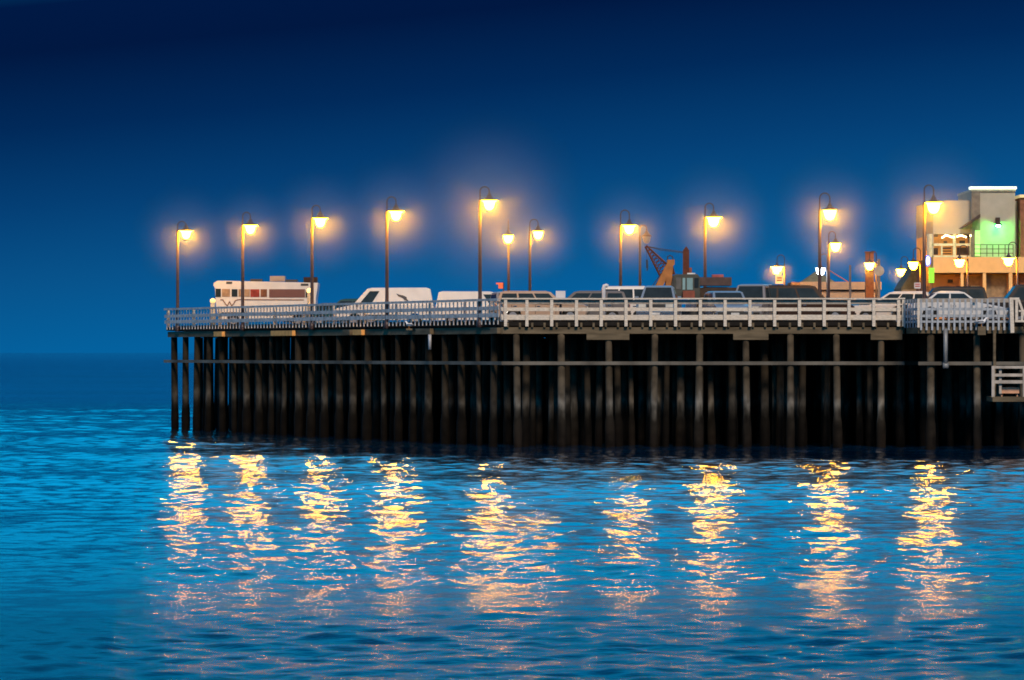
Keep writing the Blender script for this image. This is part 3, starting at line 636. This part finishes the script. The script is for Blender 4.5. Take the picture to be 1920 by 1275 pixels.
for k in range(9):
    for (i,j) in ((0,1),(2,3),(0,2),(1,3)):
        a=ch[i][0].lerp(ch[i][1],k/9); b=ch[j][0].lerp(ch[j][1],(k+1)/9); mb.tube([a,b],.022,5)
        a=ch[j][0].lerp(ch[j][1],k/9); b=ch[i][0].lerp(ch[i][1],(k+1)/9); mb.tube([a,b],.022,5)
mb.build('boom',rust2,ct)
mb=MB(); mp_=[(cx(1280.5),cz(516)),(cx(1280.5),cz(470)),(cx(1284),cz(465)),(cx(1286.5),cz(462)),(cx(1289),cz(465)),(cx(1292),cz(470)),(cx(1292),cz(516))]
mb.prism(mp_,-.18,.18,0); mb.build('mast',rust2,ct); cb(1292.2,1297,502,515,'mast_bracket',rus,-.15,.15)
mb=MB(); mb.tube([tip,(cx(1235),0,cz(466)),(cx(1281),0,cz(472.5))],.02,6); mb.tube([(cx(1212),.1,cz(462)),(cx(1240),.1,cz(469)),(cx(1281),.1,cz(474))],.018,6); mb.build('cable',plastic,ct)
mb=MB(); mb.tube([(cx(1212),0,cz(462)),(cx(1213),0,cz(487))],.009,5); mb.tube([(cx(1213),0,cz(487)),(cx(1213.3),0,cz(503))],.05,6); mb.tube([(cx(1213.3),0,cz(503)),(cx(1214.5),0,cz(506)),(cx(1212),0,cz(507))],.025,6); mb.build('hook',plastic,ct)
mb=MB(); mb.tube([(cx(1222),0,cz(538)),(cx(1240),0,cz(512))],.02,6); mb.build('stay_cable',plastic,ct)
for x in (1230,1330,1352):
    for sy in (-1,1):
        mb=MB(); mb.tube([(cx(x),sy*1.-.14,.48),(cx(x),sy*1.+.14,.48)],.48,16); w=mb.build('wheel',rubber,ct); mb=MB(); mb.tube([(cx(x),sy*1.145,.48),(cx(x),sy*1.155,.48)],.24,12); mb.build('rim',olive,w)

# ------------------------------------------------------------------ small things
def post_sign(name,label,cat,px,Y,ytop,parts,base=DECK,pw=.06,pm=None):
    r=empty(name,(PX(px,Y),Y,base),0,label,cat)
    if pw: mb=MB(); mb.tube([(0,0,0),(0,0,PZ(ytop,Y)-base)],pw,8); mb.build('post',pm or pole_mat,r)
    for (x0,x1,y0,y1,nm,m,dy) in parts:
        mb=MB(); mb.box(PX(x0,Y)-PX(px,Y),PX(x1,Y)-PX(px,Y),-dy,-dy+.07,PZ(y1,Y)-base,PZ(y0,Y)-base); mb.build(nm,m,r)
    return r
white_board=mat('notice_white',(.6,.6,.62),.5,var=.08)
post_sign('notice_board','blank white notice board standing up behind the front railing','notice board',1051,180.3,560,[(1042,1060,545.5,559,'board',white_board,.1)])
vp=empty('vent_post',(PX(1132,182),182,DECK),0,'white vent post with a curved top behind the railing','vent pipe')
mb=MB(); X=0; mb.tube([(0,0,0),(0,0,PZ(540,182)-DECK),(.02,0,PZ(536.5,182)-DECK),(.12,0,PZ(535,182)-DECK),(.2,0,PZ(537,182)-DECK)],.09,10); mb.build('pipe',white_board,vp,smooth=True)
mb=MB(); mb.lathe((0,0,0),[(.2,0),(.2,.04),(.1,.06)],12); mb.build('flange',white_board,vp)
red=mat('red_orange_banner',(.75,.12,.04),.6,emit=(1,.2,.05),es=.25)
post_sign('banner','small red orange banner flag on a thin mast behind the parked cars','banner',944,225,529,[(930,943,530,533,'flag_edge',red,.0),(934.5,943,533.1,541,'flag',red,.02)],pw=.03)
lit_s=mat('lit_sign_face',(.8,.55,.3),.5,emit=(1,.5,.12),es=.9)
lgt=mat('sign_text_dark',(.45,.15,.03),.6)
r=post_sign('box_sign','small orange lit box sign with two dark lines under the far left-facing lamp','sign',1460,300,533,[(1454,1468,517.5,532,'sign_face',lit_s,.1),(1456.5,1466,520,522.3,'lettering',lgt,.13),(1456.5,1466,524.5,526.8,'lettering',lgt,.13),(1460.5,1464,509,517.4,'finial',lit_s,.1)])
post_sign('sign_pole','thin bare pole between the brown off-roader and the round sign','pole',1594,206,497,[],pw=.06,pm=mat('galv_pole',(.16,.13,.12),.5))
r=post_sign('round_sign','round road sign seen from behind on a pole in front of the chimney','sign',1648,200,486,[],pw=.07,pm=mat('galv_pole2',(.22,.17,.14),.5))
mb=MB(); z=PZ(508,200)-DECK; mb.tube([(0,-.08,z),(0,-.1,z)],.27,20); mb.build('disc',mat('sign_back',(.3,.29,.26),.5),r)
r=post_sign('notice_sign','small white notice with red lines left of the restaurant','sign',1721,260,545,[(1714,1726,530,541,'board',white_board,.1),(1715.5,1724.5,532,533.6,'lettering',mat('red_ink',(.5,.05,.04),.6),.13),(1715.5,1724.5,536,537.6,'lettering',mat('red_ink',(.5,.05,.04),.6),.13)])
# gulls
def gull(p,rz,label,sc=1.):
    r=empty('gull',p,rz,label,'gull','gulls resting on the pier edge'); r.scale=(sc,)*3
    import bmesh
    mb=MB(); mb.tube([(-.26,0,.13),(-.2,0,.15),(-.1,0,.16),(0,0,.165),(.09,0,.18),(.13,0,.22),(.15,0,.27),(.18,0,.3),(.215,0,.3),(.235,0,.295)],[.012,.035,.07,.08,.07,.045,.035,.04,.03,.012],10); mb.build('body',mat('gull_white',(.8,.8,.8),.7),r,smooth=True)
    mb=MB()
    for s_ in (-1,1): mb.tube([(-.28,s_*.02,.16),(-.12,s_*.07,.185),(.04,s_*.075,.19),(.09,s_*.05,.185)],[.01,.03,.03,.01],8)
    mb.build('wing',mat('gull_grey',(.35,.36,.38),.7),r,smooth=True)
    mb=MB(); mb.tube([(.235,0,.295),(.285,0,.285)],[.012,.003],6); mb.build('beak',amber,r)
    for s_ in (-1,1): mb=MB(); mb.tube([(0,s_*.03,.1),(0,s_*.03,0),(.04,s_*.03,0)],.007,5); mb.build('leg',amber,r)
q=on_edge(772)+off(A,B,.13)
gull((q.x,q.y,5.29),2.6,'white gull perched below the picket railing left of the van side',1.1)
mb=MB(); mb.box(q.x-.15,q.x+.15,q.y-.15,q.y+.1,5.2,5.288); pb(mb,'ledge',wood_beam)
pp=P(1840,612,176.2); gull((pp.x,176.2,pp.z),.1,'white gull perched on a block below the bay railing',1.25)
mb=MB(); mb.box(pp.x-.18,pp.x+.18,176.02,176.4,PZ(628,176.2),pp.z-.002); pb(mb,'block',wood_beam)
mb=MB(); 
# ------------------------------------------------------------------ restaurant
YB=300.
bd_=empty('restaurant',(PX(1830,YB),YB,DECK),0,'two-storey cream restaurant with square tower, balcony and orange-lit colonnade','building')
x_of=lambda px: PX(px,YB)-PX(1830,YB); z_of=lambda py: PZ(py,YB)-DECK
def bb(x0,x1,y0,y1,nm,m,d0,d1,parent=bd_):
    mb=MB(); mb.box(x_of(x0),x_of(x1),d0,d1,z_of(y1),z_of(y0)); return mb.build(nm,m,parent)
stu=mat('cream_stucco',(.42,.41,.34),.9,var=.08,scale=1.5); stu2=mat('lamplit_stucco_band',(.75,.5,.22),.9,var=.06,scale=1.5); brs=mat('unlit_side_stucco',(.13,.085,.065),.9,var=.1); trim=mat('lit_parapet',(.8,.8,.65),.6,emit=(.9,1.,.75),es=1.6)
bb(1752.1,1822,375,438,'wall',stu,1.,13.5); bb(1752.1,1760,482.7,640,'side_wall',brs,2.05,13.5); bb(1822.1,1904,358.5,640,'tower',stu,.2,9.1);  # side wall coloured brown to stand for the cream wall's unlit side
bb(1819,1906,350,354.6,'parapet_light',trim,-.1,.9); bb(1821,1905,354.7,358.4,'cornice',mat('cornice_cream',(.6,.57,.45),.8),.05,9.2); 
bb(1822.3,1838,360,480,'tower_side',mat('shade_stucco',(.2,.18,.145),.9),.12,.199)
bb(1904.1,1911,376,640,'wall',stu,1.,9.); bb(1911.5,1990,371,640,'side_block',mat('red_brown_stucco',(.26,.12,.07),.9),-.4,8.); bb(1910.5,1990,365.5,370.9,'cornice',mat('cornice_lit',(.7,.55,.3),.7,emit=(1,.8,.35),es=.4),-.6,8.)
bb(1740,1752,438.1,482,'wall',stu,.6,1.)
# glazed dining room
bb(1752.2,1822,438.1,482.6,'interior',mat('interior_orange',(.55,.26,.08),.8,emit=(1,.38,.07),es=.32),2.6,13.4)
fr=mat('cream_window_frame',(.62,.58,.4),.6,emit=(.8,.8,.3),es=.1)
for x0,x1,y0,y1 in ((1744,1749,438,482),(1788.5,1794,438,482),(1820,1823.4,438,482)): bb(x0,x1,y0,y1,'frame',fr,.55,.8)
for y0,y1 in ((456,460.5),(478.5,482.5)): bb(1749.1,1819.9,y0,y1,'frame',fr,.6,.75)
bb(1766,1769,461,478,'frame',fr,.6,.7)
dk=mat('dark_furniture',(.06,.045,.04),.7)
for x0,x1,y0,y1 in ((1749.5,1762,464,477),(1771,1787,463,466),(1771,1787,469,471),(1771,1787,474,476),(1798,1818,463,477),(1773,1779,451,455.9),(1803,1813,450,455.9),(1812,1822,439,445),(1755,1762,439,443)): bb(x0,x1,y0,y1,'furniture',dk,1.2,1.5)
# string of bulbs
sb=mat('string_bulb',(1,.9,.7),.4,emit=(1,.72,.3),es=9.)
st=empty('string_lights',(PX(1800,YB),YB+.4,DECK),0,'swag of warm bulbs hung under the top of the dining room windows','string lights')
for i,(x,y) in enumerate([(1768,445),(1771,443),(1774,441),(1777,441),(1780,442),(1783,443.5),(1786,444),(1789,444.5),(1796,443),(1799,442),(1802,441.5),(1805,441.5),(1808,442.5),(1812,444),(1821,441.5)]):
    mb=MB(); q=Vector((PX(x,YB)-PX(1800,YB),0,PZ(y,YB)-DECK)); mb.lathe((q.x,0,q.z),[(.01,-.08),(.06,-.05),(.07,0),(.05,.05),(.01,.08)],8); mb.build('bulb',sb,st)
mb=MB(); mb.tube([(PX(x,YB)-PX(1800,YB),0,PZ(y,YB)-DECK+.08) for x,y in ((1766,443),(1777,440),(1790,443),(1803,440),(1822,440))],.015,5); mb.build('wire',plastic,st)
# stair awning and green door
mb=MB(); aw=[(x_of(1797),z_of(429)),(x_of(1836),z_of(402)),(x_of(1836),z_of(408)),(x_of(1803),z_of(429))]; mb.prism(aw,-.8,.11); mb.build('awning',dk,bd_)
mb=MB(); aw=[(x_of(1804),z_of(429.2)),(x_of(1836),z_of(409)),(x_of(1836),z_of(429.2))]; mb.prism(aw,.3,.95); mb.build('awning_side',mat('green_lit_wall',(.3,.42,.2),.8),bd_)
bb(1828.5,1838,432,480,'door',mat('lit_green_door',(.4,.8,.3),.5,emit=(.35,1,.15),es=.75),.03,.11)
# balcony
for y in (459,467,475): bb(1823.5,1896,y,y+1.2,'balcony_rail',dk,-1.35,-1.3)
for x in (1834,1846,1857,1868,1880,1895): bb(x,x+1.3,459,482,'baluster',dk,-1.29,-1.25)
bb(1746,1990,482.7,512,'upper_band',stu2,-1.4,2.5); bb(1748,1990,512.1,640,'back_wall',mat('orange_wall',(.5,.24,.1),.9,var=.08),.0,2.)  # band and back wall colours carry the lamps' orange light
for x0,x1 in ((1797.5,1803),(1839,1845),(1887.5,1894)): bb(x0,x1,512.1,640,'column',stu2,-1.35,-1.1)
bb(1846,1887,515,640,'shutter',mat('grey_shutter',(.26,.2,.13),.8),-.06,-.001); bb(1805,1838,517,640,'shutter',mat('brown_shutter',(.3,.19,.1),.8),-.06,-.001); bb(1820,1838,536,570,'poster',mat('cream_poster',(.7,.6,.4),.7),-.1,-.061)
bb(1777,1786,524,530,'wall_lamp',dk,-.25,-.001)
# green lamp on tower
bb(1867,1874,408,418,'lamp_bracket',dk,-.35,.19); 
mb=MB(); mb.lathe((x_of(1870),-.5,z_of(421)),[(.28,-.05),(.3,.0),(.16,.14),(.05,.2)],14); gsh=mb.build('lamp_shade',dk,bd_)
mb=MB(); mb.lathe((x_of(1870),-.5,z_of(423.5)),[(.02,-.1),(.14,-.06),(.17,0),(.12,.05)],12); mb.build('bulb',mat('green_bulb',(.8,1,.8),.3,emit=(.04,1.,.11),es=480.),bd_)
# green banner + neon
bb(1737.3,1747.5,503,531,'green_banner',mat('green_neon_panel',(.2,.6,.05),.5,emit=(.12,.75,.02),es=.75),-1.6,-1.45)
ns=empty('neon_sign',(PX(1739,297.5),297.5,PZ(489,297.5)),0,'oval blue and white neon sign on the corner of the restaurant','sign')
mb=MB(); mb.tube([(0,.02,0),(0,.06,0)],.42,20); o=mb.build('rim',mat('blue_neon',(.05,.1,.8),.4,emit=(.02,.10,1.),es=2.2),ns); o.scale=(.62,1,1)
mb=MB(); mb.tube([(.06,-.03,0),(.06,.015,0)],.27,16); o=mb.build('centre',mat('white_neon',(.8,.9,1),.4,emit=(.7,.9,1),es=4.),ns); o.scale=(.5,1,1.2)
# low green-grey annexe left of it
an=empty('annexe',(PX(1706,315),315,DECK),0,'dim green grey annexe wall left of the restaurant','building')
mb=MB(); xx=lambda px: PX(px,315)-PX(1706,315); zz=lambda py: PZ(py,315)-DECK
mb.prism([(xx(1690),zz(640)),(xx(1690),zz(540)),(xx(1704),zz(518)),(xx(1722),zz(486)),(xx(1735),zz(486)),(xx(1735),zz(640))],0,6); mb.build('wall',mat('green_grey_stucco',(.17,.18,.13),.9,var=.15),an)
mb=MB(); mb.box(xx(1692),xx(1734),-.2,-.001,zz(546),zz(543)); mb.build('ledge',stu,an)
# low tented building
YL=335.
lb=empty('low_building',(PX(1575,YL),YL,DECK),0,'long low pale building with dark eave line behind the parked cars','building')
def lbb(x0,x1,y0,y1,nm,m,d0=0,d1=6):
    mb=MB(); mb.box(PX(x0,YL)-PX(1575,YL),PX(x1,YL)-PX(1575,YL),d0,d1,PZ(y1,YL)-DECK,PZ(y0,YL)-DECK); return mb.build(nm,m,lb)
pk=mat('pinkish_stucco',(.36,.27,.2),.9,var=.08)
lbb(1500,1652,528.5,543,'fascia',pk,-.3,6); lbb(1503,1650,543.1,545.5,'eave',dk,-.1,6); lbb(1503,1650,545.6,640,'wall',pk,0,6); lbb(1484,1499.9,529,640,'end_wall',mat('tan_end_wall',(.28,.16,.09),.9),-.2,5)
mb=MB(); hx=lambda px: PX(px,YL)-PX(1575,YL); hz=lambda py: PZ(py,YL)-DECK
mb.add([(hx(1506),0,hz(528.4)),(hx(1566),0,hz(528.4)),(hx(1566),5.5,hz(528.4)),(hx(1506),5.5,hz(528.4)),(hx(1536),2.7,hz(506))],[(0,1,4),(1,2,4),(2,3,4),(3,0,4),(3,2,1,0)]); mb.build('tent_roof',mat('olive_canvas',(.13,.14,.10),.9),lb)
mb=MB(); mb.tube([(hx(1556),1,hz(506)),(hx(1592),1,hz(528))],.05,5); mb.build('stay',mat('red_stay',(.3,.1,.08),.6),lb)
ch_=empty('chimney',(PX(1631,322),322,DECK),0,'rust orange square chimney stack behind a lit far lamp','chimney')
mb=MB(); w=7.5/F*322; mb.box(-w,w,0,.7,0,PZ(474,322)-DECK); mb.build('stack',mat('rust_brick',(.35,.11,.04),.9,var=.25),ch_); mb=MB(); mb.box(-w-.06,w+.06,-.06,.76,PZ(474,322)-DECK+.002,PZ(471.5,322)-DECK); mb.build('coping',mat('rust_brick2',(.25,.09,.04),.9),ch_)
# ------------------------------------------------------------------ render settings
sc=bpy.context.scene
sc.view_settings.view_transform='Standard'; sc.view_settings.look='None'; sc.view_settings.exposure=0; sc.view_settings.gamma=1
cy=sc.cycles; cy.use_denoising=True; cy.max_bounces=5; cy.diffuse_bounces=2; cy.glossy_bounces=3; cy.volume_bounces=0; cy.transmission_bounces=2
cy.sample_clamp_indirect=4; cy.caustics_reflective=False; cy.caustics_refractive=False; cy.volume_max_steps=64; cy.filter_width=1.7
